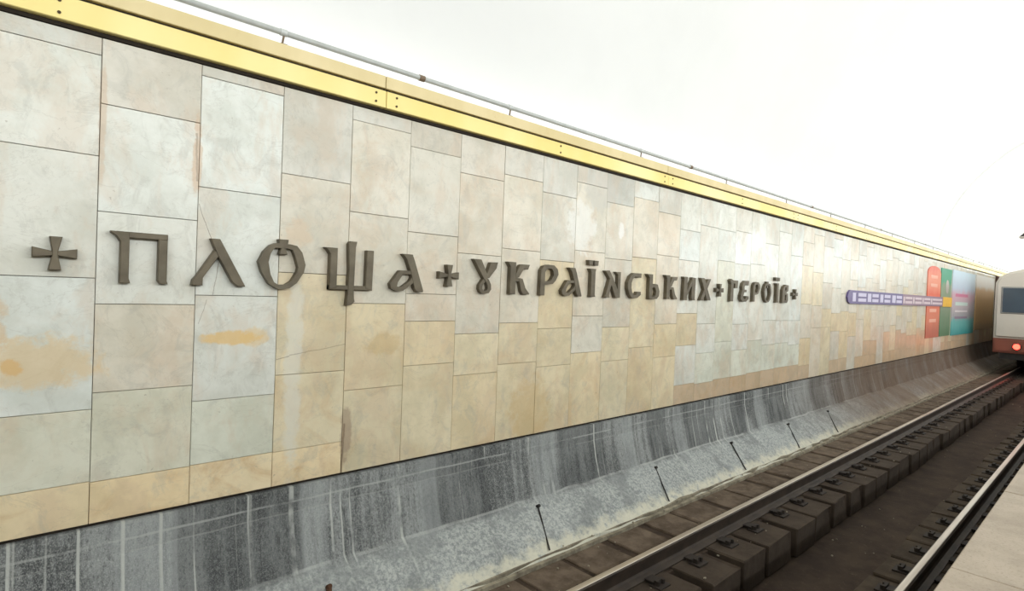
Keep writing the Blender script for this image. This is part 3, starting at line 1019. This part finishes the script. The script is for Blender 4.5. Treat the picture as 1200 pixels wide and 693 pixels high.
# dark fixture hanging over the track
hx = empty('hanging_lamp', 'small dark wedge shaped lamp with pale base hanging under the vault', 'lamp', (20.0, 2.02, 2.94))
bm = bmesh.new()
pr = [(0.0, 0.03), (0.16, 0.20), (-0.55, 0.20), (-0.55, 0.03)]
A = [bm.verts.new((-0.15, 0.0 - y * 0 + (-(0.0) + y * -1 if False else 0) + yy, z)) for (y, z), yy in zip(pr, (0.02, -0.14, -0.6, -0.6))]
B = [bm.verts.new((0.15, yy, z)) for (y, z), yy in zip(pr, (0.02, -0.14, -0.6, -0.6))]
bm.faces.new(A)
bm.faces.new(B[::-1])
for i in range(4):
    j = (i + 1) % 4
    bm.faces.new((A[j], A[i], B[i], B[j]))
obj('housing', bm, plain('lamp_housing', (58, 56, 54), 0.5), hx)
obj('base_plate', bbox(-0.16, 0.16, -0.62, 0.03, 0.0, 0.03, 0.004), plain('lamp_base', (206, 200, 188), 0.5), hx)
bm = bmesh.new()
cyl(bm, (0, -0.4, 0.2), (0, -0.4, 3.22), 0.015, 8)
obj('hanger_rod', bm, M_PIPE, hx)

# ------------------------------------------------------------------ the train, at rest at the far end
TX = 26.0
tr = empty('metro_train', 'pale metro train seen from behind on the track, maroon lower band, lit red tail lamps', 'train', (TX, 1.915, -1.10))
M_TBODY = plain('train_cream', (216, 208, 196), 0.35, 0, 0.03, 1)
M_TRED = plain('train_maroon', (142, 82, 66), 0.4, 0, 0.08, 1)
M_TDARK = plain('train_under', (46, 42, 40), 0.7)
M_TGLASS = plain('train_glass', (62, 78, 92), 0.12, 0, 0.1, 1, 0.6)
M_TFRAME = plain('train_frame', (150, 150, 148), 0.35, 0.6, 0.05)
TL = 19.0


def body_prof(hw, z0, z1, rr):
    p = [(-hw, z0), (hw, z0), (hw, z1 - rr)]
    for q in range(1, 8):
        a = math.pi * q / 8
        p.append((hw * math.cos(a), z1 - rr + rr * math.sin(a)))
    p.append((-hw, z1 - rr))
    return p


bm = bmesh.new()
extrude_x(bm, body_prof(1.33, 1.12, 3.60, 0.55), 0, TL)
bmesh.ops.bevel(bm, geom=[e for e in bm.edges if all(abs(v.co.x) < 1e-4 for v in e.verts)], offset=0.08, segments=3, affect='EDGES')
obj('car_body', bm, M_TBODY, tr)
bm = bmesh.new()
box(bm, 0.02, TL - 0.02, -1.335, 1.335, 0.62, 1.12)
bmesh.ops.bevel(bm, geom=[e for e in bm.edges if all(v.co.x < 0.1 for v in e.verts)], offset=0.06, segments=2, affect='EDGES')
o = obj('lower_band', bm, M_TRED, tr)
o['label'] = 'maroon lower band'
obj('underframe', bbox(0.15, TL - 0.15, -1.15, 1.15, 0.40, 0.62), M_TDARK, tr)
dr = obj('rear_door', bbox(-0.025, 0.03, -0.34, 0.34, 1.10, 3.05, 0.015), M_TFRAME, tr)
obj('door_pane', bbox(-0.035, -0.02, -0.24, 0.24, 2.05, 2.85), M_TGLASS, dr)
bm = bmesh.new()
cyl(bm, (-0.06, 0.26, 1.7), (-0.06, 0.26, 1.95), 0.014, 8)
cyl(bm, (-0.06, 0.26, 1.72), (-0.02, 0.26, 1.72), 0.010, 6)
cyl(bm, (-0.06, 0.26, 1.93), (-0.02, 0.26, 1.93), 0.010, 6)
obj('door_handle', bm, M_TDARK, dr)
for s in (-1, 1):
    y0, y1 = sorted((s * 0.44, s * 1.16))
    wfm = obj('rear_window', bbox(-0.02, 0.03, y0, y1, 1.98, 2.92, 0.02), M_TFRAME, tr)
    obj('pane', bbox(-0.030, -0.015, y0 + 0.05, y1 - 0.05, 2.03, 2.87, 0.004), M_TGLASS, wfm)
    bm = bmesh.new()
    cyl(bm, (0.04, s * 0.69, 0.86), (-0.03, s * 0.69, 0.86), 0.125, 20)
    lf = obj('tail_lamp', bm, M_TDARK, tr)
    bm = bmesh.new()
    cyl(bm, (-0.025, s * 0.69, 0.86), (-0.045, s * 0.69, 0.86), 0.10, 20, 0.085)
    t = NT('red_lens')
    t.color(lin(190, 20, 14))
    t.b.inputs['Emission Color'].default_value = lin(255, 58, 44)
    t.b.inputs['Emission Strength'].default_value = 9
    o = obj('red_lens', bm, t.set(0.3), lf)
    o['label'] = 'lit red lens'
    d = bpy.data.lights.new('tail_lamp_light', 'SPOT')
    d.energy, d.color, d.shadow_soft_size, d.spot_size, d.spot_blend = 30, (1, 0.06, 0.03), 0.08, math.radians(70), 0.9
    lo = bpy.data.objects.new('tail_lamp_light', d)
    COL.objects.link(lo)
    lo.location = (TX - 0.08, 1.915 + s * 0.69, -0.24)
    lo.rotation_euler = (0, math.radians(66), 0)
bm = bmesh.new()
box(bm, -0.32, 0.2, -0.12, 0.12, 0.42, 0.62)
cyl(bm, (-0.32, 0, 0.52), (-0.40, 0, 0.52), 0.16, 16)
obj('coupler', bm, M_TDARK, tr)
for xx in (2.2, 4.3, 14.7, 16.8):
    for s in (-1, 1):
        bm = bmesh.new()
        cyl(bm, (xx, s * 0.725, 0.39), (xx, s * 0.855, 0.39), 0.385, 24)
        cyl(bm, (xx, s * 0.66, 0.39), (xx, s * 0.725, 0.39), 0.41, 24)
        obj('wheel', bm, M_TDARK, tr)
for s in (-1, 1):
    for xd in (2.6, 7.0, 11.4, 15.8):
        y0, y1 = sorted((s * 1.30, s * 1.345))
        q = obj('side_door', bbox(xd, xd + 1.3, y0, y1, 1.12, 3.0, 0.01), M_TFRAME, tr)
        for dx in (0.12, 0.72):
            ya, yb = sorted((s * 1.335, s * 1.352))
            obj('pane', bbox(xd + dx, xd + dx + 0.46, ya, yb, 1.95, 2.8), M_TGLASS, q)
    for xd in (1.0, 4.4, 5.7, 8.8, 10.1, 13.2, 14.5):
        ya, yb = sorted((s * 1.30, s * 1.340))
        obj('side_window', bbox(xd, xd + 1.0, ya, yb, 1.95, 2.8, 0.01), M_TGLASS, tr)
